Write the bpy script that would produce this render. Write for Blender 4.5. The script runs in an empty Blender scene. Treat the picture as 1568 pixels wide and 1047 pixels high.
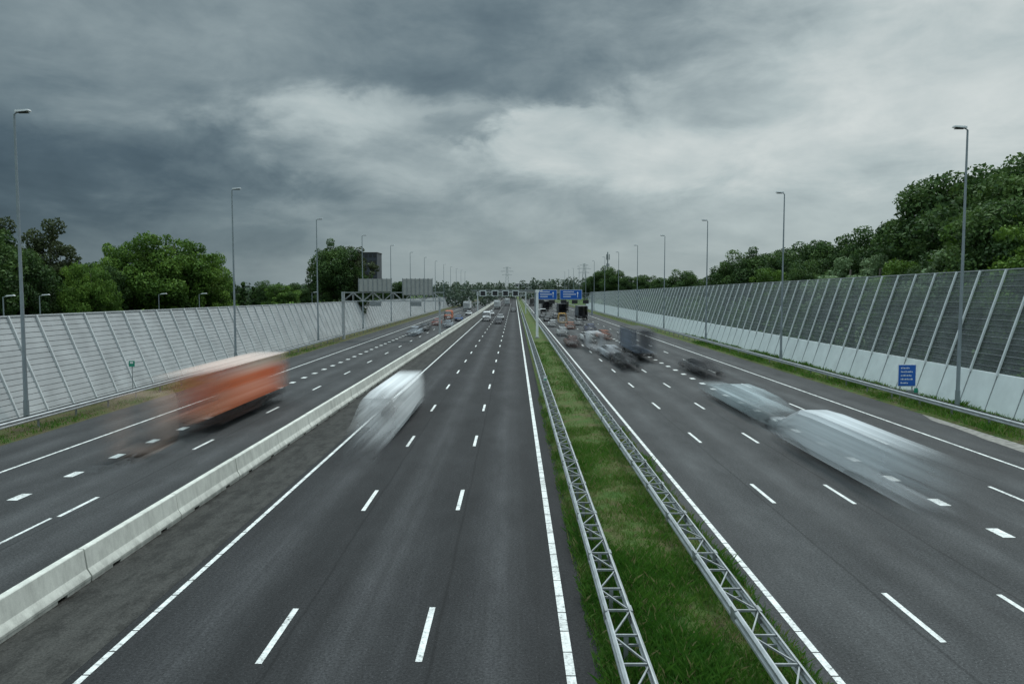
import bpy, math, random
import numpy as np
from mathutils import Vector
random.seed(7); np.random.seed(7)
scene=bpy.context.scene
H=8.2
def s2l(c):
    c=c/255.0
    return c/12.92 if c<=0.04045 else ((c+0.055)/1.055)**2.4
def srgb(r,g,b): return (s2l(r),s2l(g),s2l(b),1)

# ---------------- node helpers ----------------
def newmat(name):
    m=bpy.data.materials.new(name); m.use_nodes=True
    nt=m.node_tree; nt.nodes.clear()
    out=nt.nodes.new('ShaderNodeOutputMaterial')
    return m,nt,out
class NB:
    def __init__(s,nt): s.nt=nt
    def n(s,t,**kw):
        x=s.nt.nodes.new(t)
        for k,v in kw.items(): setattr(x,k,v)
        return x
    def l(s,a,b): s.nt.links.new(a,b)
    def inp(s,node,i,v):
        if isinstance(v,bpy.types.NodeSocket): s.l(v,node.inputs[i])
        else: node.inputs[i].default_value=v
    def math(s,op,a,b=None,c=None,clamp=False):
        x=s.n('ShaderNodeMath',operation=op); x.use_clamp=clamp
        s.inp(x,0,a)
        if b is not None: s.inp(x,1,b)
        if c is not None: s.inp(x,2,c)
        return x.outputs[0]
    def vm(s,op,a,b=None):
        x=s.n('ShaderNodeVectorMath',operation=op)
        s.inp(x,0,a)
        if b is not None: s.inp(x,1,b)
        return x.outputs['Value'] if op in('DOT_PRODUCT','LENGTH') else x.outputs[0]
    def noise(s,vec,scale,detail=3,rough=0.5,dist=0.0):
        x=s.n('ShaderNodeTexNoise'); s.l(vec,x.inputs['Vector'])
        x.inputs['Scale'].default_value=scale; x.inputs['Detail'].default_value=detail
        x.inputs['Roughness'].default_value=rough; x.inputs['Distortion'].default_value=dist
        return x
    def ramp(s,fac,stops,interp='LINEAR'):
        x=s.n('ShaderNodeValToRGB'); s.l(fac,x.inputs[0])
        cr=x.color_ramp; cr.interpolation=interp
        while len(cr.elements)<len(stops): cr.elements.new(0.5)
        for e,(p,c) in zip(cr.elements,stops):
            e.position=p; e.color=c if hasattr(c,'__len__') else (c,c,c,1)
        return x.outputs[0]
    def mixc(s,f,a,b,mode='MIX'):
        x=s.n('ShaderNodeMix',data_type='RGBA',blend_type=mode)
        s.inp(x,0,f); s.inp(x,6,a); s.inp(x,7,b)
        return x.outputs[2]
    def maprange(s,v,a,b,c,d,smooth=False):
        x=s.n('ShaderNodeMapRange')
        if smooth: x.interpolation_type='SMOOTHSTEP'
        s.inp(x,0,v)
        for i,q in enumerate((a,b,c,d)): x.inputs[i+1].default_value=q
        return x.outputs[0]
    def bsdf(s,col,rough=0.6,metal=0.0,spec=0.5,normal=None):
        x=s.n('ShaderNodeBsdfPrincipled')
        s.inp(x,'Base Color',col); s.inp(x,'Roughness',rough); x.inputs['Metallic'].default_value=metal
        x.inputs['Specular IOR Level'].default_value=spec
        if normal is not None: s.l(normal,x.inputs['Normal'])
        return x.outputs[0]
    def bump(s,h,strength=0.3,dist=0.02):
        x=s.n('ShaderNodeBump'); s.l(h,x.inputs['Height']); x.inputs['Strength'].default_value=strength; x.inputs['Distance'].default_value=dist
        return x.outputs[0]
    def scalevec(s,vec,v):
        x=s.n('ShaderNodeVectorMath',operation='MULTIPLY'); s.l(vec,x.inputs[0]); x.inputs[1].default_value=v
        return x.outputs[0]
    def scl(s,vec,f):
        x=s.n('ShaderNodeVectorMath',operation='SCALE'); s.inp(x,0,vec); s.inp(x,'Scale',f); return x.outputs[0]
    def obj(s): return s.n('ShaderNodeTexCoord').outputs['Object']
def simple(name,col,rough=0.6,metal=0,var=0.12,scale=3.0,stretch=(1,1,1),spec=0.5):
    m,nt,out=newmat(name); b=NB(nt)
    n=b.noise(b.scalevec(b.obj(),stretch),scale,3,0.6).outputs[0]
    c=b.scl(col[:3],b.maprange(n,0.25,0.75,1-var,1+var))
    b.l(b.bsdf(c,rough,metal,spec),out.inputs[0]); return m

# ---------------- mesh builder ----------------
class MB:
    def __init__(s): s.v=[];s.f=[];s.m=[];s.mats=[]
    def mi(s,mat):
        if mat not in s.mats: s.mats.append(mat)
        return s.mats.index(mat)
    def add(s,verts,faces,mat):
        o=len(s.v); s.v.extend(verts); k=s.mi(mat)
        for f in faces: s.f.append([i+o for i in f]); s.m.append(k)
    def box(s,x0,x1,y0,y1,z0,z1,mat):
        s.add([(x0,y0,z0),(x1,y0,z0),(x1,y1,z0),(x0,y1,z0),(x0,y0,z1),(x1,y0,z1),(x1,y1,z1),(x0,y1,z1)],
              [(0,3,2,1),(4,5,6,7),(0,1,5,4),(1,2,6,5),(2,3,7,6),(3,0,4,7)],mat)
    def sheet(s,x0,x1,y0,y1,z,mat):
        s.add([(x0,y0,z),(x1,y0,z),(x1,y1,z),(x0,y1,z)],[(0,1,2,3)],mat)
    def beam(s,p,q,w,h,mat):
        p=Vector(p);q=Vector(q);d=(q-p).normalized()
        up=Vector((0,0,1)) if abs(d.z)<0.95 else Vector((0,1,0))
        a=d.cross(up).normalized()*w/2; b=a.cross(d).normalized()*h/2
        vs=[tuple(c) for c in (p-a-b,p+a-b,p+a+b,p-a+b,q-a-b,q+a-b,q+a+b,q-a+b)]
        s.add(vs,[(0,1,2,3),(4,7,6,5),(0,4,5,1),(1,5,6,2),(2,6,7,3),(3,7,4,0)],mat)
    def cyl(s,p,q,r0,r1,mat,n=10,cap=True):
        p=Vector(p);q=Vector(q);d=(q-p).normalized()
        up=Vector((0,0,1)) if abs(d.z)<0.95 else Vector((0,1,0))
        a=d.cross(up).normalized(); b=a.cross(d).normalized()
        vs=[]
        for c,r in((p,r0),(q,r1)):
            for i in range(n):
                t=2*math.pi*i/n; vs.append(tuple(c+a*math.cos(t)*r+b*math.sin(t)*r))
        fs=[(i,(i+1)%n,n+(i+1)%n,n+i) for i in range(n)]
        if cap: fs+= [tuple(range(n-1,-1,-1)),tuple(range(n,2*n))]
        s.add(vs,fs,mat)
    def extrude(s,prof,ys,mat,closed=False,fn=None):
        n=len(prof); vs=[]
        for y in ys:
            for (x,z) in prof:
                if fn: x2,z2=fn(x,z,y)
                else: x2,z2=x,z
                vs.append((x2,y,z2))
        fs=[]
        m=n if closed else n-1
        for j in range(len(ys)-1):
            for i in range(m):
                a=j*n+i;b2=j*n+(i+1)%n
                fs.append((a,b2,b2+n,a+n))
        if closed:
            fs.append(tuple(range(n-1,-1,-1))); fs.append(tuple(range((len(ys)-1)*n,len(ys)*n)))
        s.add(vs,fs,mat)
    def obj(s,name,parent=None):
        me=bpy.data.meshes.new(name); me.from_pydata(s.v,[],s.f)
        for m in s.mats: me.materials.append(m)
        me.polygons.foreach_set('material_index',s.m)
        me.update()
        o=bpy.data.objects.new(name,me); scene.collection.objects.link(o)
        if parent: o.parent=parent
        return o

# ---------------- materials ----------------
def asphalt(name,base,track,x0,per,streakamp=0.4,seam=None):
    m,nt,out=newmat(name); b=NB(nt); P=b.obj()
    sep=b.n('ShaderNodeSeparateXYZ'); b.l(P,sep.inputs[0]); X=sep.outputs[0]
    fine=b.noise(P,14,3,0.85).outputs[0]
    streak=b.noise(b.scalevec(P,(0.9,0.008,1)),1.0,5,0.75).outputs[0]
    blot=b.noise(b.scalevec(P,(1,0.30,1)),0.5,5,0.7).outputs[0]
    w=b.math('COSINE',b.math('MULTIPLY',b.math('SUBTRACT',X,x0),2*math.pi/per))
    w2=b.math('COSINE',b.math('MULTIPLY',b.math('SUBTRACT',X,x0),4*math.pi/per))
    f=b.maprange(fine,0.25,0.75,0.2,1.8)
    f=b.math('MULTIPLY',f,b.maprange(streak,0.3,0.7,1-streakamp,1+streakamp))
    f=b.math('MULTIPLY',f,b.maprange(blot,0.3,0.7,0.70,1.30))
    f=b.math('MULTIPLY',f,b.math('MULTIPLY_ADD',w,track,1.0))
    f=b.math('MULTIPLY',f,b.math('MULTIPLY_ADD',w2,track*0.4,1.0))
    sp=b.noise(P,30,1,0.5).outputs[0]
    f=b.math('ADD',f,b.maprange(sp,0.69,0.76,0,2.8))
    if seam:
        wob=b.math('MULTIPLY',b.math('SUBTRACT',b.noise(b.scalevec(P,(0,0.25,0)),1.0,3,0.6).outputs[0],0.5),0.16)
        for sx in seam:
            d=b.math('ABSOLUTE',b.math('SUBTRACT',b.math('ADD',X,wob),sx))
            f=b.math('MULTIPLY',f,b.maprange(d,0.015,0.06,0.68,1.0,True))
    nm=b.bump(fine,0.5,0.014)
    b.l(b.bsdf(b.scl(base,f),b.maprange(streak,0.3,0.7,0.72,0.95),0,0.22,nm),out.inputs[0]); return m
M_aspC=asphalt('asphalt_dark',(0.0275,0.0272,0.0280),0.32,-7.4,3.5,0.50,[-5.35,-1.85])
M_aspL=asphalt('asphalt_left',(0.043,0.043,0.0435),0.16,-18.1,3.2,0.30,[-16.2])
M_aspR=asphalt('asphalt_right',(0.051,0.0508,0.051),0.16,8.4,3.2,0.30,[9.7,13.35,20.1])
def shouldermat():
    m,nt,out=newmat('asphalt_shoulder'); b=NB(nt); P=b.obj()
    sep=b.n('ShaderNodeSeparateXYZ'); b.l(P,sep.inputs[0]); X=sep.outputs[0]
    fine=b.noise(P,14,3,0.85).outputs[0]
    n=b.noise(b.scalevec(P,(1.2,0.5,1)),1.3,6,0.75).outputs[0]
    st=b.noise(b.scalevec(P,(1.5,0.03,1)),1.0,4,0.6).outputs[0]
    f=b.math('MULTIPLY',b.maprange(fine,0.25,0.75,0.4,1.6),b.maprange(st,0.3,0.7,0.75,1.25))
    edge=b.math('ADD',X,b.math('MULTIPLY',n,1.5))
    f=b.math('MULTIPLY',f,b.maprange(n,0.38,0.58,0.60,1.05,True))
    c=b.mixc(b.maprange(edge,-11.3,-11.05,1.0,0.0,True),b.scl((0.047,0.045,0.041),f),b.scl((0.024,0.021,0.017),f))
    b.l(b.bsdf(c,0.92,0,0.2,b.bump(fine,0.5,0.014)),out.inputs[0]); return m
M_aspS=shouldermat()
def paintmat():
    m,nt,out=newmat('road_paint'); b=NB(nt); P=b.obj()
    n=b.noise(P,9,5,0.75).outputs[0]; n2=b.noise(P,1.3,3,0.6).outputs[0]
    k=b.math('ADD',n,b.math('MULTIPLY',b.math('SUBTRACT',n2,0.5),0.5))
    c=b.ramp(k,[(0.30,(0.07,0.07,0.07,1)),(0.40,(0.48,0.48,0.46,1)),(0.6,(0.76,0.76,0.73,1))])
    b.l(b.bsdf(c,0.6),out.inputs[0]); return m
M_paint=paintmat()
def grassground(name,c1,c2,c3):
    m,nt,out=newmat(name); b=NB(nt); P=b.obj()
    n=b.noise(P,0.7,6,0.7).outputs[0]; f=b.noise(P,14,5,0.8).outputs[0]
    c=b.ramp(n,[(0.36,c1),(0.5,c2),(0.64,c3)])
    c2_=b.mixc(b.maprange(f,0.3,0.7,0.0,1.0),(0.4,0.4,0.36,1),(1.45,1.45,1.25,1))
    c=b.mixc(1.0,c,c2_,'MULTIPLY')
    b.l(b.bsdf(c,0.9,0,0.2,b.bump(f,0.9,0.06)),out.inputs[0]); return m
M_gmed=grassground('median_turf',(0.045,0.10,0.02,1),(0.075,0.105,0.03,1),(0.11,0.09,0.05,1))
M_gver=grassground('verge_turf',(0.045,0.11,0.02,1),(0.08,0.10,0.03,1),(0.10,0.08,0.05,1))
M_gverL=grassground('verge_turf_dry',(0.055,0.085,0.025,1),(0.085,0.08,0.035,1),(0.085,0.065,0.045,1))
M_gfield=grassground('field_turf',(0.04,0.08,0.02,1),(0.05,0.09,0.025,1),(0.07,0.09,0.035,1))
def attrmat(name,cols,rough=0.7,transl=0.25):
    m,nt,out=newmat(name); b=NB(nt)
    a=b.n('ShaderNodeAttribute'); a.attribute_name='tone'
    oi=b.n('ShaderNodeObjectInfo')
    t=b.math('ADD',a.outputs['Fac'],b.math('MULTIPLY',b.math('SUBTRACT',oi.outputs['Random'],0.5),0.25))
    c=b.ramp(t,cols)
    sh=b.bsdf(c,rough,0,0.25)
    tr=b.n('ShaderNodeBsdfTranslucent'); b.l(c,tr.inputs[0])
    mx=b.n('ShaderNodeMixShader'); mx.inputs[0].default_value=transl; b.l(sh,mx.inputs[1]); b.l(tr.outputs[0],mx.inputs[2])
    b.l(mx.outputs[0],out.inputs[0]); return m
M_leafD=attrmat('foliage_dark',[(0,(0.012,0.028,0.008,1)),(0.5,(0.038,0.078,0.020,1)),(1,(0.10,0.165,0.04,1))])
M_leafB=attrmat('foliage_bright',[(0,(0.02,0.045,0.008,1)),(0.5,(0.078,0.150,0.022,1)),(1,(0.17,0.27,0.04,1))])
M_leafP=attrmat('foliage_pale',[(0,(0.05,0.085,0.035,1)),(0.5,(0.13,0.20,0.09,1)),(1,(0.22,0.30,0.15,1))])
M_leafO=attrmat('foliage_olive',[(0,(0.018,0.026,0.012,1)),(0.5,(0.055,0.072,0.028,1)),(1,(0.10,0.12,0.05,1))])
M_leafF=attrmat('foliage_far_hazed',[(0,(0.045,0.066,0.05,1)),(0.5,(0.075,0.102,0.07,1)),(1,(0.11,0.145,0.09,1))])  # distance haze put into the leaf colour: paler, lower contrast green
M_blade=attrmat('grass_blade',[(0,(0.035,0.11,0.012,1)),(0.45,(0.078,0.18,0.022,1)),(0.75,(0.13,0.20,0.045,1)),(1,(0.26,0.21,0.11,1))],0.6,0.3)
M_bladeV=attrmat('verge_blade',[(0,(0.04,0.10,0.012,1)),(0.45,(0.08,0.19,0.02,1)),(0.75,(0.14,0.2,0.04,1)),(1,(0.2,0.16,0.09,1))],0.6,0.3)
M_bark=simple('bark',(0.06,0.05,0.04,1),0.9,0,0.3,4,(1,1,0.3))
def concmat():
    m,nt,out=newmat('barrier_concrete'); b=NB(nt); P=b.obj()
    sep=b.n('ShaderNodeSeparateXYZ'); b.l(P,sep.inputs[0])
    n=b.noise(b.scalevec(P,(1,1,0.35)),2.2,6,0.7).outputs[0]; n2=b.noise(P,30,3,0.6).outputs[0]
    seg=b.noise(b.scalevec(P,(0,0.166,0)),1.0,0,0.5).outputs[0]
    f=b.math('MULTIPLY',b.maprange(n,0.3,0.7,0.74,1.14),b.maprange(n2,0.3,0.7,0.92,1.06))
    f=b.math('MULTIPLY',f,b.maprange(seg,0.3,0.7,0.90,1.06))
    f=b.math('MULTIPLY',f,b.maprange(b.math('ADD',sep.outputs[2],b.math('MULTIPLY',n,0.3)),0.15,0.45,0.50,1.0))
    b.l(b.bsdf(b.scl((0.62,0.61,0.55),f),0.85,0,0.3,b.bump(n2,0.2,0.01)),out.inputs[0]); return m
M_conc=concmat()
M_concD=simple('concrete_grey',(0.33,0.32,0.30,1),0.9,0,0.2,3)
M_galv=simple('galvanised_steel',(0.25,0.265,0.27,1),0.5,0.35,0.3,5,(1,0.4,1))
M_galvL=simple('galvanised_light',(0.38,0.395,0.40,1),0.5,0.3,0.25,5,(1,0.4,1))
M_post=simple('wall_post_white',(0.56,0.58,0.58,1),0.5,0,0.08,2)
M_postL=simple('wall_post_grey',(0.50,0.51,0.51,1),0.5,0,0.1,2)
M_white=simple('panel_white',(0.60,0.63,0.62,1),0.55,0,0.10,0.8)
M_pole=simple('lamp_pole',(0.26,0.29,0.31,1),0.5,0.3,0.1,2)
M_dark=simple('dark_plastic',(0.02,0.02,0.022,1),0.6,0,0.1,2)
M_blue=simple('sign_blue',(0.008,0.10,0.42,1),0.45,0,0.05,2)
M_signw=simple('sign_white',(0.75,0.75,0.75,1),0.5,0,0.03,2)
M_head=simple('lamp_head_grey',(0.5,0.5,0.5,1),0.5,0,0.03,2)
M_grn=simple('sign_green',(0.01,0.25,0.16,1),0.45,0,0.05,2)
M_sand=simple('gravel_concrete',(0.22,0.205,0.185,1),0.95,0,0.45,3)
def wallmat():
    m,nt,out=newmat('noise_panel'); b=NB(nt); P=b.obj()
    n=b.noise(b.scalevec(P,(1,0.5,0.25)),1.2,5,0.65).outputs[0]
    n2=b.noise(b.scalevec(P,(1,0.33,0.01)),1.0,1,0.5).outputs[0]
    f=b.math('MULTIPLY',b.maprange(n,0.25,0.75,0.80,1.12),b.maprange(n2,0.3,0.7,0.90,1.08))
    b.l(b.bsdf(b.scl((0.385,0.39,0.39),f),0.6,0,0.35),out.inputs[0]); return m
M_wall=wallmat()
def glassmat():
    m,nt,out=newmat('tinted_glass'); b=NB(nt); P=b.obj()
    n=b.noise(b.scalevec(P,(1,0.4,0.3)),1.5,4,0.6).outputs[0]
    tr=b.n('ShaderNodeBsdfTransparent'); tr.inputs[0].default_value=(0.84,0.88,0.86,1)
    df=b.n('ShaderNodeBsdfDiffuse'); df.inputs[0].default_value=(0.32,0.35,0.34,1)
    gl=b.n('ShaderNodeBsdfGlossy'); gl.inputs[0].default_value=(0.9,0.95,0.95,1); gl.inputs['Roughness'].default_value=0.12
    m1=b.n('ShaderNodeMixShader'); b.l(b.maprange(n,0.3,0.7,0.16,0.34),m1.inputs[0]); b.l(tr.outputs[0],m1.inputs[1]); b.l(df.outputs[0],m1.inputs[2])
    fr=b.n('ShaderNodeFresnel'); fr.inputs[0].default_value=1.4
    m2=b.n('ShaderNodeMixShader'); b.l(b.math('MULTIPLY',fr.outputs[0],0.7),m2.inputs[0]); b.l(m1.outputs[0],m2.inputs[1]); b.l(gl.outputs[0],m2.inputs[2])
    b.l(m2.outputs[0],out.inputs[0]); return m
M_glass=glassmat()

# ---------------- ground and roads ----------------
g=MB(); g.sheet(-3000,3000,-200,5000,-0.03,M_gfield); g.obj('ground')
Y0,Y1=-40,900
r=MB(); r.sheet(-27.0,-12.1,Y0,Y1,0,M_aspL); r.obj('road_left_carriageway')
r=MB(); r.sheet(-12.1,1.95,Y0,Y1,0,M_aspC); r.obj('road_centre_carriageway')
r=MB(); r.sheet(6.25,26.9,Y0,Y1,0,M_aspR); r.obj('road_right_carriageway')
r=MB(); r.sheet(-12.08,-9.45,Y0,Y1,0.004,M_aspS); r.obj('road_shoulder')
r=MB()
ys=[Y0]+list(range(-30,900,10))
r.extrude([(1.9,-0.01),(2.2,0.05),(4.1,0.13),(6.0,0.05),(6.3,-0.01)],ys,M_gmed); r.obj('median_grass')
r=MB(); r.extrude([(-27.02,-0.01),(-27.6,0.08),(-29,0.15),(-31,0.2)],ys,M_gverL); r.obj('verge_grass')
r=MB(); r.extrude([(26.88,-0.01),(27.4,0.08),(29,0.2),(31.5,0.3)],ys,M_gver); r.obj('verge_grass')
r=MB()
rs=random.Random(2)
L_=[(26.87,y) for y in (10,30,52)]
yy_=52.0
while yy_>10:
    t=min(1,(52-yy_)/14); L_.append((26.8-1.25*t**0.6+rs.uniform(-0.12,0.12),yy_)); yy_-=1.3
r.add([(x,y,0.006) for x,y in L_],[tuple(range(len(L_)))],M_sand); r.obj('gravel_patch')

# ---------------- markings ----------------
mk=MB()
def solid(x,w):
    y=-20.0
    while y<130:
        mk.sheet(x-w/2,x+w/2,y,y+1.055,0.008,M_paint); y+=1.1
    mk.sheet(x-w/2,x+w/2,y,900,0.008,M_paint)
def dashes(x,w,start,L,per,end=500):
    y=start-per*6
    while y<end:
        mk.sheet(x-w/2,x+w/2,y,y+L,0.008,M_paint); y+=per
solid(-9.14,0.15); solid(1.2,0.20); solid(6.82,0.17); solid(-23.1,0.15); solid(23.3,0.15)
dashes(-5.63,0.15,16.8,3,12); dashes(-2.12,0.15,16.9,3,12)
dashes(-16.5,0.16,28,2.7,12); dashes(-19.6,0.42,30.2,1.0,3.85)
dashes(10.0,0.15,17.9,3,12); dashes(13.05,0.15,29.8,3,12)
dashes(16.4,0.42,25.7,1.0,3.85); dashes(19.8,0.15,29.5,3,12)
mk.sheet(-16.72,-16.6,20,27.8,0.008,M_paint)
mk.obj('road_markings')

# ---------------- concrete barrier ----------------
bm=MB()
prof=[(-11.9,0.09),(-11.9,0.16),(-12.02,0.36),(-12.09,0.9),(-12.11,0.92),(-12.29,0.92),(-12.31,0.9),(-12.38,0.36),(-12.5,0.16),(-12.5,0.09)]
y=-20.3
while y<640:
    L=6.0 if y<150 else 24.0
    jx=rs.uniform(-0.015,0.015); jz=rs.uniform(0,0.012)
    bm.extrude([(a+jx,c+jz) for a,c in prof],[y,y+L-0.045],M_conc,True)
    if y<150:
        for a,b_ in((0.0,1.15),(1.6,4.35),(4.8,5.955)):
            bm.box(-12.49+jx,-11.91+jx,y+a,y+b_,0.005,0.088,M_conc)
    else: bm.box(-12.49+jx,-11.91+jx,y,y+L-0.05,0.005,0.088,M_conc)
    y+=L
bm.obj('concrete_barrier')

# ---------------- guard rails ----------------
def wprof(x,z,s):
    return [(x,z),(x+s*0.05,z+0.04),(x+s*0.05,z+0.1),(x,z+0.14),(x,z+0.17),(x+s*0.05,z+0.21),(x+s*0.05,z+0.27),(x,z+0.31),(x-s*0.03,z+0.315)]
def median_rail(xc,y0,y1,hw=0.27):
    m=MB()
    ys=list(np.arange(y0,y1,4.0))
    m.extrude(wprof(xc-hw,0.46,-1),ys,M_galvL); m.extrude(wprof(xc+hw,0.46,1),ys,M_galvL)
    for y in ys[:30]:
        m.box(xc-hw-0.055,xc-hw+0.02,y-0.16,y+0.16,0.47,0.782,M_galv); m.box(xc+hw-0.02,xc+hw+0.055,y-0.16,y+0.16,0.47,0.782,M_galv)
    y=y0;k=0
    while y<min(y1,260)-1.34:
        a,b_=(-hw,hw)
        m.beam((xc+a,y,0.72),(xc+b_,y,0.72),0.05,0.05,M_galv)
        if k%2==0: m.beam((xc+a,y+0.04,0.71),(xc+b_,y+1.3,0.71),0.035,0.04,M_galv)
        else: m.beam((xc+b_,y+0.04,0.71),(xc+a,y+1.3,0.71),0.035,0.04,M_galv)
        if k%2==0:
            m.box(xc-0.05,xc+0.05,y-0.03,y+0.03,0.0,0.69,M_galv)
            m.beam((xc-hw,y,0.5),(xc+hw,y,0.5),0.05,0.05,M_galv)
        y+=1.333;k+=1
    return m.obj('guard_rail')
median_rail(2.42,-10,600); median_rail(5.42,-10,600)
def side_rail(x,s,y0,y1,zg=0.1):
    m=MB(); ys=list(np.arange(y0,y1,4.0))
    m.extrude(wprof(x,0.50+zg,s),ys,M_galvL)
    m.extrude(wprof(x-s*0.35,0.50+zg,-s),ys,M_galv)
    for y in ys:
        if y<260:
            m.box(x-s*0.175-0.05,x-s*0.175+0.05,y-0.04,y+0.04,0.0,0.75+zg,M_galv)
            m.beam((x,y,0.7+zg),(x-s*0.35,y,0.7+zg),0.06,0.1,M_galv)
    return m.obj('guard_rail')
side_rail(-27.9,1,-10,600); side_rail(27.7,-1,-10,600)

# ---------------- noise walls ----------------
def zl(y): return 6.4-2.4*max(0,(y-50))/400
def left_wall():
    root=bpy.data.objects.new('noise_barrier_wall',None); scene.collection.objects.link(root)
    m=MB(); n=18
    prof=[]
    for i in range(n):
        t0=i/n; t1=(i+0.84)/n
        prof+= [(0.0,t0),(0.0,t1),(-0.05,t1+0.002),(-0.05,(i+0.985)/n)]
    prof.append((0.0,1.0)); prof.append((-0.25,1.0))
    def fn(x,z,y):
        h=zl(y); return (-30.4-2.5*z*h/6.4 + x, 0.15+z*(h-0.15))
    ys=list(np.arange(0,560,3.0))
    m.extrude(prof,ys,M_wall,fn=fn); m.obj('acoustic_panels',root)
    p=MB()
    for y in ys:
        h=zl(y)
        p.beam((-30.34,y,0),(-30.34-2.5*h/6.4,y,h+0.08),0.13,0.13,M_postL)
    for i in range(len(ys)-1):
        h0,h1=zl(ys[i]),zl(ys[i+1])
        p.beam((-30.4-2.5*h0/6.4,ys[i]+0.08,h0+0.06),(-30.4-2.5*h1/6.4,ys[i+1]-0.08,h1+0.06),0.14,0.08,M_postL)
    p.obj('posts',root)
left_wall()
def zr(y): return 9.6-2.6*max(-30,(y-50))/290
LEAN=3.0/9.4
def right_wall():
    root=bpy.data.objects.new('glass_noise_barrier',None); scene.collection.objects.link(root)
    ys=list(np.arange(-3,345,3.0))
    a=MB()
    a.extrude([(30.5,0.1),(30.5+LEAN*2.72,2.72),(30.5+LEAN*2.72+0.15,2.74)],ys,M_white); a.obj('base_panels',root)
    gl=MB()
    vs=[];fs=[]
    for i,y in enumerate(ys):
        h=zr(y); vs+=[(30.58+LEAN*2.74,y,2.76),(30.58+LEAN*h,y,h)]
        if i: fs.append((2*i-2,2*i-1,2*i+1,2*i))
    gl.add(vs,fs,M_glass); gl.obj('glass',root)
    p=MB()
    for y in ys:
        h=zr(y)
        p.beam((30.42+LEAN*2.6,y,2.6),(30.42+LEAN*h,y,h),0.11,0.15,M_post)
        p.beam((30.47,y,0.0),(30.47+LEAN*2.6,y,2.6),0.04,0.06,M_galv)
    p.obj('posts',root)
    q=MB()
    for k in range(1,19):
        for i in range(len(ys)-1):
            ya,yb=ys[i],ys[i+1]
            f=k/18
            za=2.74+(zr(ya)-2.74)*f; zb=2.74+(zr(yb)-2.74)*f
            w=0.028 if k<18 else 0.08
            q.beam((30.53+LEAN*za,ya+0.06,za),(30.53+LEAN*zb,yb-0.06,zb),w,w,M_galv if k%3 else M_galvL)
    q.obj('rails',root)
right_wall()

# ---------------- lamps ----------------
def lamp_mesh():
    m=MB()
    m.cyl((0,0,0),(0,0,1.4),0.17,0.16,M_pole,12)
    m.cyl((0,0,1.4),(0,0,18.6),0.13,0.06,M_pole,10)
    m.cyl((0,0,18.6),(0.25,0,18.75),0.045,0.04,M_pole,8)
    m.add([(0.1,-0.16,18.70),(0.95,-0.2,18.78),(0.95,0.2,18.78),(0.1,0.16,18.70),(0.1,-0.12,18.84),(0.9,-0.15,18.88),(0.9,0.15,18.88),(0.1,0.12,18.84)],
          [(0,3,2,1),(4,5,6,7),(0,1,5,4),(1,2,6,5),(2,3,7,6),(3,0,4,7)],M_head)
    m.box(0.25,0.85,-0.12,0.12,18.66,18.705,M_dark)
    m.box(-0.28,0.28,-0.28,0.28,0,0.12,M_concD)
    return m
o0=lamp_mesh().obj('street_lamp'); me=o0.data
pos=[(-29.95,47.9,1)]+[(-29.95,48.6+35.7*i,1) for i in range(1,13)]+[(29.8,52.8,-1)]+[(29.7,53.2+34.6*i,-1) for i in range(1,13)]
for i,(x,y,s) in enumerate(pos):
    o=o0 if i==0 else bpy.data.objects.new('street_lamp',me)
    if i: scene.collection.objects.link(o)
    o.location=(x,y,0.05); o.rotation_euler=(0,0,0 if s>0 else math.pi)
m=MB(); m.cyl((0,0,0),(0,0,7.6),0.07,0.045,M_pole,8); m.beam((0,0,7.6),(0.5,0,7.68),0.05,0.05,M_pole)
m.add([(0.2,-0.1,7.64),(0.95,-0.12,7.69),(0.95,0.12,7.69),(0.2,0.1,7.64),(0.3,-0.07,7.74),(0.85,-0.08,7.78),(0.85,0.08,7.78),(0.3,0.07,7.74)],
          [(0,3,2,1),(4,5,6,7),(0,1,5,4),(1,2,6,5),(2,3,7,6),(3,0,4,7)],M_head)
l0=m.obj('low_street_lamp')
for i,(px,Y) in enumerate([(60,72),(243,90),(305,94),(478,140),(4,62)]):
    o=l0 if i==0 else bpy.data.objects.new('low_street_lamp',l0.data)
    if i: scene.collection.objects.link(o)
    o.location=((px-788)*Y/1208,Y,0)

# ---------------- trees ----------------
def leaves_arrays(centers,radii,squash,nper,ls,rng,tones):
    P=[];T=[];N=[]
    for c,r_,n,t in zip(centers,radii,nper,tones):
        d=rng.normal(size=(n,3)); d/=np.linalg.norm(d,axis=1)[:,None]
        rr=r_*(0.58+0.52*rng.random(n)**0.7)
        p=np.array(c)+d*rr[:,None]*np.array([1,1,squash])
        P.append(p);N.append(d)
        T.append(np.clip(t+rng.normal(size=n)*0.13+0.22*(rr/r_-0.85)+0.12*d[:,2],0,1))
    P=np.concatenate(P);N=np.concatenate(N);T=np.concatenate(T)
    n=len(P)
    nn=N+rng.normal(size=(n,3))*0.8; nn/=np.linalg.norm(nn,axis=1)[:,None]
    a=np.cross(nn,rng.normal(size=(n,3))); a/=np.linalg.norm(a,axis=1)[:,None]
    b=np.cross(nn,a); s=ls*(0.6+0.8*rng.random(n))[:,None]
    V=np.stack([P-a*s*0.6,P-b*s*0.35,P+a*s*0.6,P+b*s*0.35],axis=1).reshape(-1,3)
    return V,np.repeat(T,4)
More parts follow.
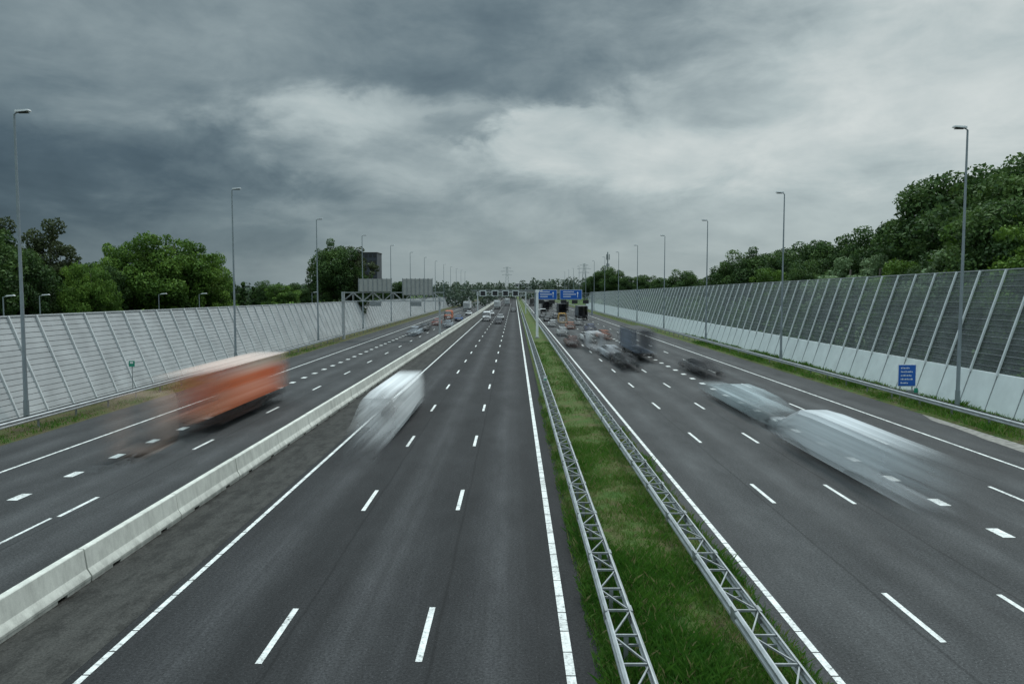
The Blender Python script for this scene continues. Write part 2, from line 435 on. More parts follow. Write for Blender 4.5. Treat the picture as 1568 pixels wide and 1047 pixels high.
def mesh_with_leaves(name,mb,V,T,leafmat):
    o=len(mb.v); nq=len(V)//4
    nv=o+len(V)
    verts=np.concatenate([np.array(mb.v,dtype=float).reshape(-1,3),V])
    k=mb.mi(leafmat)
    loops=[];starts=[];mi=list(mb.m)
    c=0
    for f in mb.f:
        starts.append(c); loops.extend(f); c+=len(f)
    L=np.concatenate([np.array(loops,dtype=np.int32),np.arange(o,nv,dtype=np.int32)])
    S=np.concatenate([np.array(starts,dtype=np.int32),c+4*np.arange(nq,dtype=np.int32)])
    me=bpy.data.meshes.new(name)
    me.vertices.add(nv); me.vertices.foreach_set('co',verts.ravel())
    me.loops.add(len(L)); me.loops.foreach_set('vertex_index',L)
    me.polygons.add(len(S)); me.polygons.foreach_set('loop_start',S)
    for mt in mb.mats: me.materials.append(mt)
    me.polygons.foreach_set('material_index',np.array(mi+[k]*nq,dtype=np.int32))
    me.update(calc_edges=True); me.validate()
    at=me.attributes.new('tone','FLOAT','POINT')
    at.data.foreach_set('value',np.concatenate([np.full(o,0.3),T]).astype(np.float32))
    return me
def tree_mesh(name,seed,hgt,rad,base,leafmat,nleaf=15000,ls=0.36,ncl=60,shape='round'):
    rng=np.random.default_rng(seed); mb=MB()
    cz=(hgt+base)/2; rz=(hgt-base)/2
    mb.cyl((0,0,0),(0.15,0.1,base+rz*0.5),0.34,0.2,M_bark,8); mb.cyl((0.15,0.1,base+rz*0.5),(0,0,hgt-rz*0.35),0.2,0.07,M_bark,7)
    C=[];R=[];T=[]
    while len(C)<ncl:
        d=rng.normal(size=3); d/=np.linalg.norm(d)
        q=rng.random()**0.45*0.92
        z=d[2]*q
        w=1.0
        if shape=='cone': w=max(0.15,0.55-0.55*z)
        elif shape=='oval': w=1.0-0.25*max(0,z)
        x,y=d[0]*q*rad*w,d[1]*q*rad*w
        if z<-0.45 and rng.random()<0.5: continue
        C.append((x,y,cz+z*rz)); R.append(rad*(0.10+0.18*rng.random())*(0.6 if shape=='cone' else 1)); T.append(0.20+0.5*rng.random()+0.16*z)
    for c,r_ in list(zip(C,R))[:14]:
        zz=base+rz*0.15+rng.random()*rz*0.6
        mb.cyl((0.1,0.06,min(zz,c[2]-0.3)),c,0.10,0.03,M_bark,5,False)
    tot=sum(x*x for x in R); nper=[int(nleaf*x*x/tot) for x in R]
    V,TT=leaves_arrays(C,R,0.8,nper,ls,rng,T)
    return mesh_with_leaves(name,mb,V,TT,leafmat)
TM={}
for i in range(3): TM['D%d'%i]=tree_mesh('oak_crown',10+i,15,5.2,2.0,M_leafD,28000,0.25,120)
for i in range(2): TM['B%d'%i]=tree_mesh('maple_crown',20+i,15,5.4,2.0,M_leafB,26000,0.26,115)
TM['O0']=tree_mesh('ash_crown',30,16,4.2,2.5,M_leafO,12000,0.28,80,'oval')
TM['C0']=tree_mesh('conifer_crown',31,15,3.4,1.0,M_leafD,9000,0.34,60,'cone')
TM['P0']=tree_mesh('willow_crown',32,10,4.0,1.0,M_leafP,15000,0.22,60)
NM={'D':'oak_tree','B':'maple_tree','O':'ash_tree','C':'conifer_tree','P':'willow_tree'}
rt=random.Random(3)
def tree(kind,px,py,Y,wr=1.0,v=None):
    key=kind+str(v if v is not None else rt.randrange({'D':3,'B':2}.get(kind,1)))
    me=TM[key]; base={'D':14.6,'B':14.6,'O':15.6,'C':15,'P':9.8}[kind]
    top=8.2+(443-py)*Y/1208; s=top/base
    o=bpy.data.objects.new(NM[kind],me); scene.collection.objects.link(o)
    o.location=((px-788)*Y/1208,Y,-0.1); o.scale=(s*wr,s*wr,s); o.rotation_euler=(0,0,rt.random()*6.28)
for a in [('D',-60,330,72,1.0),('D',12,356,78,.85),('O',3,330,80,.8),('O',80,332,88,.85),('D',38,392,80,.8),('B',140,395,82,.65),('B',110,402,86,.75),
          ('B',188,364,98,.85),('B',268,350,98,1.0),('B',315,380,100,.8),('B',232,376,104,.85),('D',150,405,92,.9),('D',60,395,95,1),
          ('C',373,424,150,.9),('C',388,432,160,.9),('D',350,432,170,1),('D',340,420,150,.9),
          ('B',430,433,190,1.3),('D',410,430,200,1.2),('D',455,432,210,1.2),('D',470,436,200,1.1),
          ('D',515,368,165,.88),('O',545,376,168,1.1),('O',495,383,172,.85),('D',555,408,166,.7),('C',478,428,180,.9),
          ('D',610,430,300,1.2),('D',590,434,330,1.2)]: tree(*a)
R_=[(1600,225,72,'D'),(1555,236,78,'D'),(1515,250,84,'D'),(1478,262,88,'D'),(1448,290,92,'D'),(1425,318,98,'D'),(1395,333,104,'D'),(1365,340,108,'D'),(1335,350,112,'D'),
    (1305,362,118,'D'),(1275,366,124,'D'),(1247,366,126,'D'),(1222,378,140,'D'),(1195,386,148,'D'),(1160,380,150,'D'),(1133,386,155,'D'),(1112,402,175,'D'),
    (1085,420,200,'D'),(1060,416,215,'D'),(1040,414,220,'D'),(1015,424,250,'D'),(990,420,270,'D'),(965,422,290,'D'),(940,410,330,'D'),(925,408,340,'D'),(910,420,360,'D'),
    (1570,300,62,'D'),(1540,320,66,'B'),(1500,340,70,'D'),(1460,345,80,'D'),(1590,330,58,'B'),
    (1345,386,90,'P'),(1300,390,98,'P'),(1480,376,68,'P'),(1500,384,66,'P'),(1385,392,84,'B'),(1240,400,110,'D'),(1180,408,125,'B'),(1430,395,74,'D'),(1560,370,60,'B')]
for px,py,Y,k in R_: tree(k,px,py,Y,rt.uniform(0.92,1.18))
def mass(name,items,ls,mat,nfac,seed):
    rng=np.random.default_rng(seed); C=[];R=[];T=[]
    for (x,y,h,r_) in items:
        k=max(3,int(h/r_*2.2))
        for j in range(k):
            z=h*(0.10+0.76*(j+0.5*rng.random())/k)
            w=1.0-0.5*(z/h)**2
            C.append((x+rng.normal()*r_*0.5*w,y+rng.normal()*r_*0.5,z)); R.append(r_*(0.45+0.35*rng.random())*w); T.append(0.2+0.5*rng.random())
    nper=[max(8,int(nfac*(x/ls)**2)) for x in R]
    V,TT=leaves_arrays(C,R,0.85,nper,ls,rng,T)
    me=mesh_with_leaves(name,MB(),V,TT,mat); o=bpy.data.objects.new(name,me); scene.collection.objects.link(o)
rr=random.Random(5)
mass('shrubs',[(rr.uniform(38,42),y,rr.uniform(4.5,7.5),2.6) for y in np.arange(30,330,3.0)],0.45,M_leafD,6,1)
mass('shrubs',[(rr.uniform(37,41),y,rr.uniform(4.0,8.0),2.4) for y in np.arange(34,300,7.0)],0.40,M_leafB,7,6)
mass('shrubs',[(rr.uniform(-44,-38),y,rr.uniform(4.5,6.8),2.6) for y in np.arange(40,250,3.4)],0.45,M_leafB,5,2)
far=[]
for i in range(120):
    far.append((-420+i*3.4+rr.uniform(-2,2),rr.uniform(340,420),rr.uniform(9.5,13.0),5))
mass('distant_trees',far,1.1,M_leafF,9,3)
far=[]
for i in range(150):
    x=-62+i*3.6+rr.uniform(-2,2); Y=rr.uniform(640,700)
    if 0<x<9: continue
    h=rr.uniform(14,17.5)
    if 12<x<64: h=rr.uniform(17,21)
    far.append((x,Y,h,6.5))
mass('distant_trees',far,1.6,M_leafF,10,4)
far=[(-700+i*9+rr.uniform(-4,4),rr.uniform(1000,1150),rr.uniform(10,15),10) for i in range(160)]
mass('distant_trees',far,2.6,M_leafF,7,5)

# ---------------- grass blades ----------------
def blades(name,areas,hmin,hmax,w,mat,seed):
    rng=np.random.default_rng(seed); P=[]
    for (x0,x1,y0,y1,n,zf) in areas:
        u=rng.random(n)**1.35
        P.append(np.stack([x0+(x1-x0)*rng.random(n),y0+(y1-y0)*u,np.full(n,zf)],1))
    P=np.concatenate(P); n=len(P)
    def vnoise(px,py,sc,sd):
        g=np.random.default_rng(sd).random((512,512))
        ca,sa=math.cos(0.6),math.sin(0.6)
        qx=px*ca-py*sa; qy=px*sa+py*ca
        x=qx/sc+200;y=qy/sc+50
        xi=np.floor(x).astype(int);yi=np.floor(y).astype(int);fx=x-xi;fy=y-yi
        fx=fx*fx*(3-2*fx);fy=fy*fy*(3-2*fy)
        A=g[xi%512,yi%512];B=g[(xi+1)%512,yi%512];C_=g[xi%512,(yi+1)%512];D_=g[(xi+1)%512,(yi+1)%512]
        return (A*(1-fx)+B*fx)*(1-fy)+(C_*(1-fx)+D_*fx)*fy
    pat=(vnoise(P[:,0],P[:,1]*0.6,1.2,1)-0.5)*2; pat2=(vnoise(P[:,0],P[:,1],0.35,2)-0.5)*2
    near=np.clip((30-P[:,1])/14,0,1)
    keep=rng.random(n)<np.clip(0.60+0.45*pat+0.30*pat2+0.25*near,0.08,1)
    P=P[keep];pat=pat[keep];pat2=pat2[keep];near=near[keep];n=len(P)
    h=(hmin+(hmax-hmin)*rng.random(n)**2)*np.clip(0.85+0.4*pat+0.25*pat2+0.15*near,0.3,1.5)
    ang=rng.random(n)*6.283; lean=rng.normal(size=(n,2))*0.4*h[:,None]
    dx=np.cos(ang)*w;dy=np.sin(ang)*w
    a=P+np.stack([dx,dy,np.zeros(n)],1); b=P-np.stack([dx,dy,np.zeros(n)],1)
    c=P+np.stack([lean[:,0]*0.4+dx*0.6,lean[:,1]*0.4+dy*0.6,h*0.6],1); d=P+np.stack([lean[:,0],lean[:,1],h],1)
    V=np.stack([a,b,d,c],1).reshape(-1,3)
    T=np.clip(0.52-0.28*pat+0.15*pat2-0.20*near+rng.normal(size=n)*0.14,0,1); T[rng.random(n)<0.12-0.06*near]=0.95
    me=mesh_with_leaves(name,MB(),V,np.repeat(T,4),mat); o=bpy.data.objects.new(name,me); scene.collection.objects.link(o)
blades('median_grass_blades',[(1.85,6.35,10,46,135000,0.06),(2.2,6.0,40,120,30000,0.08),(1.75,2.3,10,60,9000,0.0)],0.07,0.34,0.012,M_blade,8)
blades('verge_grass_blades',[(26.9,30.6,28,120,40000,0.15),(29.9,30.5,28,140,12000,0.25)],0.12,0.48,0.028,M_bladeV,9)
blades('verge_grass_blades',[(-30.3,-27.0,30,120,16000,0.08),(-30.3,-29.8,30,140,4000,0.17)],0.06,0.26,0.03,M_bladeV,10)

# ---------------- gantries, signs ----------------
def truss(m,xa,xb,y,z0,z1,mat,step=1.6,d=0.9):
    for yy in (y,y+d):
        for z in (z0,z1): m.beam((xa,yy,z),(xb,yy,z),0.14,0.14,mat)
    n=int((xb-xa)/step)
    for i in range(n):
        a=xa+(xb-xa)*i/n;c=xa+(xb-xa)*(i+1)/n
        for yy in(y,y+d):
            if i%2==0: m.beam((a,yy,z0),(c,yy,z1),0.07,0.07,mat)
            else: m.beam((a,yy,z1),(c,yy,z0),0.07,0.07,mat)
            m.beam((a,yy,z0),(a,yy,z1),0.06,0.06,mat)
        m.beam((a,y,z0),(a,y+d,z0),0.06,0.06,mat)
def ribbed(m,x0,x1,y,z0,z1,mat,mat2,n):
    m.box(x0,x1,y,y+0.15,z0,z1,mat)
    for i in range(n+1):
        x=x0+(x1-x0)*i/n; m.box(x-0.06,x+0.06,y-0.08,y-0.003,z0-0.1,z1+0.1,mat2)
M_back=simple('sign_back',(0.33,0.33,0.31,1),0.6,0,0.1,2)
m=MB(); truss(m,-27.9,-11.6,128,6.3,7.7,M_galvL)
m.box(-28.1,-27.7,128.1,128.8,0,7.8,M_galvL); m.box(-12.35,-12.05,128.2,128.7,0.94,7.0,M_galvL)
ribbed(m,-25.2,-19.9,127.7,7.85,9.9,M_back,M_galv,7); ribbed(m,-18.1,-13.3,127.7,7.3,9.9,M_back,M_galv,7)
for x in(-22.5,-16):
    m.box(x-0.9,x+0.9,127.5,127.85,5.5,6.2,M_galv)
m.obj('sign_gantry')
m=MB(); truss(m,-12.6,3.6,262,6.2,7.4,M_post)
m.box(-12.4,-12.1,262,262.8,0.94,7.4,M_post); m.box(3.5,3.9,262,262.8,0,7.4,M_post)
for x in(-10.5,-6.5,-3.0,0.3): m.box(x-1.1,x+1.1,261.6,261.9,5.9,7.9,M_white); m.box(x-0.8,x+0.8,261.5,261.597,6.2,7.6,M_dark)
m.obj('sign_gantry')
m=MB(); truss(m,6.4,24.6,250,5.6,7.0,M_pole)
m.box(6.3,6.7,250,250.9,0,7.4,M_pole); m.box(24.3,24.8,250,250.9,0,7.4,M_pole)
def panel(m,x0,x1,y,z0,z1):
    m.box(x0,x1,y,y+0.12,z0,z1,M_signw); m.box(x0+0.1,x1-0.1,y-0.03,y-0.003,z0+0.1,z1-0.1,M_blue)
    w=x1-x0;h=z1-z0
    for i,(a,b_) in enumerate([(0.15,0.6),(0.15,0.72),(0.15,0.5)]):
        z=z0+h*(0.72-0.24*i); x=x0+w*a
        while x<x0+w*b_:
            l=0.22; m.box(x,x+l,y-0.05,y-0.033,z,z+h*0.11,M_signw); x+=l+0.09
    xx=x0+w*0.8
    m.box(xx-0.08,xx+0.08,y-0.05,y-0.033,z0+h*.2,z0+h*.6,M_signw)
    m.add([(xx-0.3,y-0.04,z0+h*.6),(xx+0.3,y-0.04,z0+h*.6),(xx,y-0.04,z0+h*.82)],[(0,1,2)],M_signw)
panel(m,7.1,13.4,249.6,5.0,8.1); panel(m,14.3,21.3,249.6,5.0,8.1)
for x in(8.5,11.8,15.5,19.0,22.5): m.box(x-0.9,x+0.9,249.5,249.9,3.7,4.9,M_dark)
m.obj('sign_gantry')
m=MB(); m.cyl((0,0,0),(0,0,8.0),0.22,0.2,M_signw,12); m.box(-0.3,0.3,-0.2,0.2,7.6,8.1,M_signw); m.beam((0,0,7.8),(0.9,0,8.0),0.1,0.1,M_signw); m.box(-.35,.35,-.35,.35,0,0.3,M_concD)
o=m.obj('camera_mast'); o.location=(3.75,131,0.05)
m=MB()
m.cyl((-0.4,0.08,0),(-0.4,0.08,2.3),0.04,0.04,M_galv,8); m.cyl((0.4,0.08,0),(0.4,0.08,2.3),0.04,0.04,M_galv,8)
m.box(-0.6,0.6,0,0.03,0.85,2.32,M_signw); m.box(-0.565,0.565,-0.02,-0.003,0.885,2.285,M_blue)
for i,w in enumerate([0.55,0.8,0.7,0.75,0.5]):
    z=2.04-i*0.25; x=-0.42
    k=0
    while x<-0.42+w:
        l=[0.07,0.04,0.09,0.05][(k+i)%4]; m.box(x,x+l,-0.03,-0.023,z,z+[0.08,0.10,0.07][(k+i)%3],M_signw); x+=l+0.04;k+=1
m.box(-0.05,0.75,-0.1,-0.03,0.25,0.62,M_galv)
m.box(0.45,0.7,-0.12,-0.103,0.45,0.75,M_grn)
o=m.obj('traffic_sign'); o.location=(28.85,57.8,0.15); o.scale=(1.1,1.1,1.1)
m=MB(); m.box(-0.22,0.22,0,0.04,2.3,2.75,M_grn); m.box(-0.12,0.12,-0.02,-0.003,2.55,2.68,M_signw); m.cyl((0,0.07,0),(0,0.07,2.6),0.03,0.03,M_galv,6)
o=m.obj('kilometre_marker'); o.location=(-29.3,60,0)
m=MB(); m.box(-0.16,0.16,-0.05,0.05,0.9,1.35,M_galv); m.box(-0.13,0.13,-0.07,-0.053,0.94,1.31,M_signw); m.cyl((0,0.08,0),(0,0.08,1.2),0.035,0.035,M_galv,8); m.box(-0.1,0.1,-0.09,-0.072,1.0,1.12,M_grn)
o=m.obj('hectometre_sign'); o.location=(2.42,62,0.05)
m=MB(); m.box(-70,90,600,612,5.6,6.9,M_concD); m.box(-70,90,599.7,599.99,6.9,7.9,M_galv)
for x in (-32,-11.9,4,28): m.box(x-0.6,x+0.6,603,609,0,5.59,M_concD)
m.obj('viaduct')
def block(name,x,y,w,d,h,matw,floors,cols):
    root=bpy.data.objects.new(name,None); scene.collection.objects.link(root); root.location=(x,y,0)
    a=MB(); a.box(-w/2,w/2,0,d,0,h,matw); a.box(-w/2-0.2,w/2+0.2,-0.2,d+0.2,h,h+0.6,M_dark); a.obj('walls',root)
    b_=MB()
    for i in range(floors):
        for j in range(cols):
            cx=-w/2+w*(j+0.5)/cols; z=h*(i+0.3)/floors
            b_.box(cx-w/cols*0.35,cx+w/cols*0.35,-0.06,-0.003,z,z+h/floors*0.5,M_dark)
    b_.obj('windows',root)
M_bd=simple('dark_facade',(0.04,0.045,0.06,1),0.5,0,0.1,2)
M_bw=simple('light_facade',(0.5,0.5,0.5,1),0.6,0,0.1,2)
block('tower_block',-75,400,11,14,26.3,M_bd,9,5)
block('office_building',12,900,22,15,14,M_bw,4,6)
def pylon(x,y,h):
    m=MB(); w=h*0.09
    for sx in(-1,1):
        for sy in(-1,1): m.beam((sx*w,sy*w,0),(sx*0.6,sy*0.6,h),0.28,0.28,M_pole)
    n=8
    for i in range(n):
        z0=h*i/n;z1=h*(i+1)/n;w0=w+(0.6-w)*i/n;w1=w+(0.6-w)*(i+1)/n
        m.beam((-w0,0,z0),(w1,0,z1),0.18,0.18,M_pole); m.beam((w0,0,z0),(-w1,0,z1),0.18,0.18,M_pole)
    for z,l in((h*0.72,h*.17),(h*0.84,h*.22),(h*0.95,h*.14)):
        m.beam((-l,0,z),(l,0,z),0.28,0.28,M_pole); m.beam((-l,0,z),(0,0,z+2.0),0.18,0.18,M_pole); m.beam((l,0,z),(0,0,z+2.0),0.18,0.18,M_pole)
    o=m.obj('power_pylon'); o.location=(x,y,0)
pylon(-10,1050,38); pylon(92,1050,42)
m=MB(); m.cyl((0,0,0),(0,0,25),0.4,0.25,M_pole,8)
for a in range(3):
    t=a*2.1; m.box(math.cos(t)*0.7-.2,math.cos(t)*0.7+.2,math.sin(t)*0.7-.2,math.sin(t)*0.7+.2,21.5,24,M_galv)
    m.box(math.cos(t)*0.6-.2,math.cos(t)*0.6+.2,math.sin(t)*0.6-.2,math.sin(t)*0.6+.2,18.5,19.8,M_galv)
o=m.obj('telecom_mast'); o.location=(42,358,0)

# ---------------- vehicles ----------------
def fademat(name,col,stops,gain=1.0,soft=0.0,rough=0.45):
    """time-averaged paint of a moving vehicle: coverage falls off towards the ends of its travel"""
    m,nt,out=newmat(name); b=NB(nt)
    G=b.n('ShaderNodeTexCoord').outputs['Generated']; sp=b.n('ShaderNodeSeparateXYZ'); b.l(G,sp.inputs[0])
    st=b.noise(b.scalevec(G,(4,0.3,6)),1.0,2,0.5).outputs[0]
    yy=b.math('ADD',sp.outputs[1],b.math('MULTIPLY',b.math('SUBTRACT',st,0.5),0.16))
    a=b.ramp(yy,stops,'B_SPLINE')
    a=b.math('MULTIPLY',a,b.maprange(st,0.3,0.7,0.92*gain,1.08*gain),clamp=True)
    # ends of the travel are always fully clear
    a=b.math('MULTIPLY',a,b.math('MULTIPLY',b.maprange(sp.outputs[1],0.0,0.16,0.0,1.0,True),b.maprange(sp.outputs[1],0.9,1.0,1.0,0.0,True)))
    a=b.math('MULTIPLY',a,b.maprange(sp.outputs[2],0.0,0.24,0.15,1.0,True))
    if soft>0:
        a=b.math('MULTIPLY',a,b.maprange(sp.outputs[2],0.78,1.0,1.0,1.0-soft,True))
    if callable(col): c=col(b,sp,st)
    else: c=b.scl(col[:3],b.maprange(st,0.3,0.7,0.8,1.12))
    sh=b.bsdf(c,rough,0,0.3)
    tr=b.n('ShaderNodeBsdfTransparent')
    mx=b.n('ShaderNodeMixShader'); b.l(a,mx.inputs[0]); b.l(tr.outputs[0],mx.inputs[1]); b.l(sh,mx.inputs[2])
    b.l(mx.outputs[0],out.inputs[0]); return m
DEF=[(0.0,0.0),(0.22,0.18),(0.42,0.72),(0.58,0.72),(0.78,0.18),(1.0,0.0)]
TRK=[(0.0,0.0),(0.15,0.75),(0.3,1.0),(0.7,1.0),(0.85,0.75),(1.0,0.0)]
cache={}
def vm_(tag,col,stops=DEF,gain=1.0,soft=0.0):
    k=(tag,str(col),str(stops),gain,soft)
    if k not in cache: cache[k]=fademat('moving_'+tag,col,stops,gain,soft)
    return cache[k]
def loft(m,st,mats):
    n=len(st[0][1])
    for j in range(len(st)-1):
        for i in range(n):
            a=st[j];b_=st[j+1]; k=(i+1)%n
            m.add([(a[1][i][0],a[0],a[1][i][1]),(a[1][k][0],a[0],a[1][k][1]),(b_[1][k][0],b_[0],b_[1][k][1]),(b_[1][i][0],b_[0],b_[1][i][1])],[(0,1,2,3)],mats(j,i))
    for e in (0,-1):
        s_,p=st[e]; m.add([(x,s_,z) for x,z in p],[tuple(range(n))],mats(-1 if e==0 else 99,0))
def sec(w0,w1,z0,z1):
    h=z1-z0; t=z1-0.10*h
    return [(-w0*0.9,z0),(w0*0.9,z0),(w0,z0+0.15*h),(w0,z0+0.6*h),(w1+(w0-w1)*0.3,t),(w1*0.86,z1),(-w1*0.86,z1),(-w1-(w0-w1)*0.3,t),(-w0,z0+0.6*h),(-w0,z0+0.15*h)]
def wheels(m,ss,w,r,mat,st=1.0):
    for s_ in ss:
        for sx in(-1,1):
            o=len(m.v); m.cyl((sx*(w-0.22),s_,r),(sx*(w+0.01),s_,r),r,r,mat,16)
            for i in range(o,len(m.v)):
                x,yv,z=m.v[i]; m.v[i]=(x,s_+(yv-s_)*st,z)
def vehicle(kind,name,x,yc,dr,col,blur=3.0,stops=DEF,col2=None,scale=1.0,heavy=False,roof=None,soft=0.0,cargo=None,cabcol=None):
    m=MB()
    hv=heavy
    base=col if not callable(col) else (0.45,0.12,0.04,1)
    gcol=tuple(0.7*c+0.02 for c in base[:3])+(1,) if hv else (0.02,0.025,0.03,1)
    B=vm_('paint',cabcol or col,stops,1.0,soft); BC=vm_('cargo_paint',col,cargo or stops,1.0,soft)
    G=vm_('glass',gcol,stops,0.8 if hv else 1.0,soft); W=vm_('rubber',(0.015,0.015,0.015,1),cargo or stops,0.28 if hv else 1.0)
    HL=vm_('headlight',(0.85,0.85,0.8,1),stops,0.25 if hv else 0.9); TL=vm_('taillight',(0.5,0.03,0.02,1),stops,0.3 if hv else 1.0); C2=vm_('trim',col2 or (0.1,0.1,0.1,1),cargo or stops,0.8 if hv else 1.0)
    RF=vm_('roof',roof,cargo or stops,0.75,soft) if roof else C2
    ws=3.2 if hv else 1.0
    if kind=='car':
        L=4.4
        loft(m,[(0,sec(.78,.72,.38,.82)),(.15,sec(.86,.8,.27,.95)),(1.0,sec(.9,.84,.2,1.0)),(3.1,sec(.9,.84,.2,.96)),(4.15,sec(.86,.76,.25,.76)),(4.4,sec(.76,.68,.36,.62))],lambda j,i:B)
        gh=lambda w,z,z0:[(-w*1.0-.1,z0),(w+.1,z0),(w,z),(-w,z)]
        loft(m,[(.35,gh(.66,.99,.93)),(.95,gh(.6,1.40,.97)),(1.7,gh(.62,1.46,.97)),(2.4,gh(.6,1.43,.95)),(3.25,gh(.66,.98,.93))],lambda j,i:(B if (i==2 and j in(1,2)) else G))
        wheels(m,(0.85,3.5),.88,.33,W,ws)
        for sx in(-.62,.62): m.box(sx-.16,sx+.16,4.33,4.42,.58,.70,HL); m.box(sx-.16,sx+.16,-.03,.08,.68,.84,TL)
    elif kind=='van':
        L=5.6
        loft(m,[(0,sec(.92,.84,.35,2.3)),(.1,sec(.98,.88,.28,2.42)),(3.4,sec(.98,.88,.25,2.45)),(4.0,sec(.98,.86,.25,2.36)),(4.75,sec(.97,.84,.25,1.45)),(5.45,sec(.94,.78,.28,1.1)),(5.6,sec(.85,.7,.38,.9))],lambda j,i:(G if (j==3 and i in(4,5,6)) else B))
        for sx in(-1,1):
            if not hv: m.box(sx*0.99-.012,sx*0.99+.012,3.5,4.35,1.3,1.75,G); m.box(sx*.86-.06,sx*.86+.06,-.04,.05,.8,1.4,TL)
            m.box(sx*.7-.12,sx*.7+.12,5.5,5.63,.7,.95,HL)
        if not hv: m.box(-.7,.7,-.03,0.02,1.4,1.95,G)
        wheels(m,(1.1,4.6),.97,.36,W,ws)
    elif kind=='truck':
        L=12.0
        m.box(-1.22,1.22,0,9.2,1.15,3.75,BC); m.box(-1.0,1.0,0.3,11.5,.6,1.1,C2)
        m.box(-1.26,1.26,-0.02,9.22,3.752,3.8,RF); m.box(-1.05,1.05,-.04,-.005,1.3,3.6,C2)
        loft(m,[(9.55,sec(1.15,1.05,.55,3.3)),(10.9,sec(1.2,1.1,.45,3.3)),(11.5,sec(1.2,1.1,.4,2.9)),(11.8,sec(1.18,1.12,.4,1.8)),(11.9,sec(1.1,1.0,.45,1.3))],lambda j,i:(G if j==2 and i in(4,5,6) else B))
        for sx in(-1,1):
            if not hv: m.box(sx*1.21-.012,sx*1.21+.012,10.2,11.1,1.8,2.5,G)
            m.box(sx*.85-.15,sx*.85+.15,11.8,11.93,.7,.95,HL); m.box(sx*.85-.2,sx*.85+.2,-.06,.02,.75,1.0,TL)
        wheels(m,(1.2,2.4,7.6,10.4),1.18,.48,W,ws)
        m.box(-1.15,1.15,3.2,6.8,.45,.595,C2)
    k=(L+blur)/L
    m.v=[(vx*dr*scale,(vy-L/2)*k*dr*scale,vz*scale) for (vx,vy,vz) in m.v]
    o=m.obj(name); o.location=(x,yc,0.012)
    return o
def truckcol(b,sp,st):
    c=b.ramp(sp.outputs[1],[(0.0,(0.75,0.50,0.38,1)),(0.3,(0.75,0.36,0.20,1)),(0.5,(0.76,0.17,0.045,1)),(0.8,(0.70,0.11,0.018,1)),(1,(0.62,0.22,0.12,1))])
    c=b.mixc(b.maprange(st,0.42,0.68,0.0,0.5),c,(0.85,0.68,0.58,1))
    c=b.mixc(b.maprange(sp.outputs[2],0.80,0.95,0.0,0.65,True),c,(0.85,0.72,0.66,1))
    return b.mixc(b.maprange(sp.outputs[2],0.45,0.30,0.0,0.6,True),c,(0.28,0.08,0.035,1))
CAB=[(0.0,0.0),(0.05,0.05),(0.10,0.20),(0.15,0.20),(0.21,0.03),(0.26,0.0)]
CRG=[(0.23,0.0),(0.30,0.06),(0.42,0.40),(0.60,0.92),(0.76,1.0),(0.88,0.55),(0.99,0.0)]
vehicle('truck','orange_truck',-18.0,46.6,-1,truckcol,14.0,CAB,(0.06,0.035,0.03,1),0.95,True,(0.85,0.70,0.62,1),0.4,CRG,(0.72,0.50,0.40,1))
S2=[(0.0,0.0),(0.16,0.0),(0.30,0.22),(0.48,0.85),(0.60,1.0),(0.80,0.95),(0.9,0.35),(1.0,0.0)]
vehicle('van','white_van',-7.4,46.5,-1,(0.90,0.90,0.90,1),15.5,S2,None,1.0,True,None,0.2)
S3=[(0.0,0.0),(0.12,0.06),(0.28,0.50),(0.48,0.92),(0.66,0.9),(0.82,0.35),(1.0,0.0)]
vehicle('van','white_van',15.1,35.6,1,(0.72,0.75,0.77,1),15.0,S3,None,0.90,True,None,0.25)
S4=[(0.0,0.0),(0.2,0.12),(0.4,0.6),(0.6,0.6),(0.8,0.15),(1.0,0.0)]
vehicle('car','grey_car',15.7,54.0,1,(0.50,0.57,0.59,1),13.5,S4,None,1.12,True,None,0.3)
vehicle('truck','blue_truck',14.7,96,1,(0.10,0.13,0.18,1),9,[(0.0,0.0),(0.2,0.35),(0.38,0.8),(0.62,0.8),(0.82,0.22),(1.0,0.0)],(0.03,0.03,0.03,1),0.95,False,None,0.3)
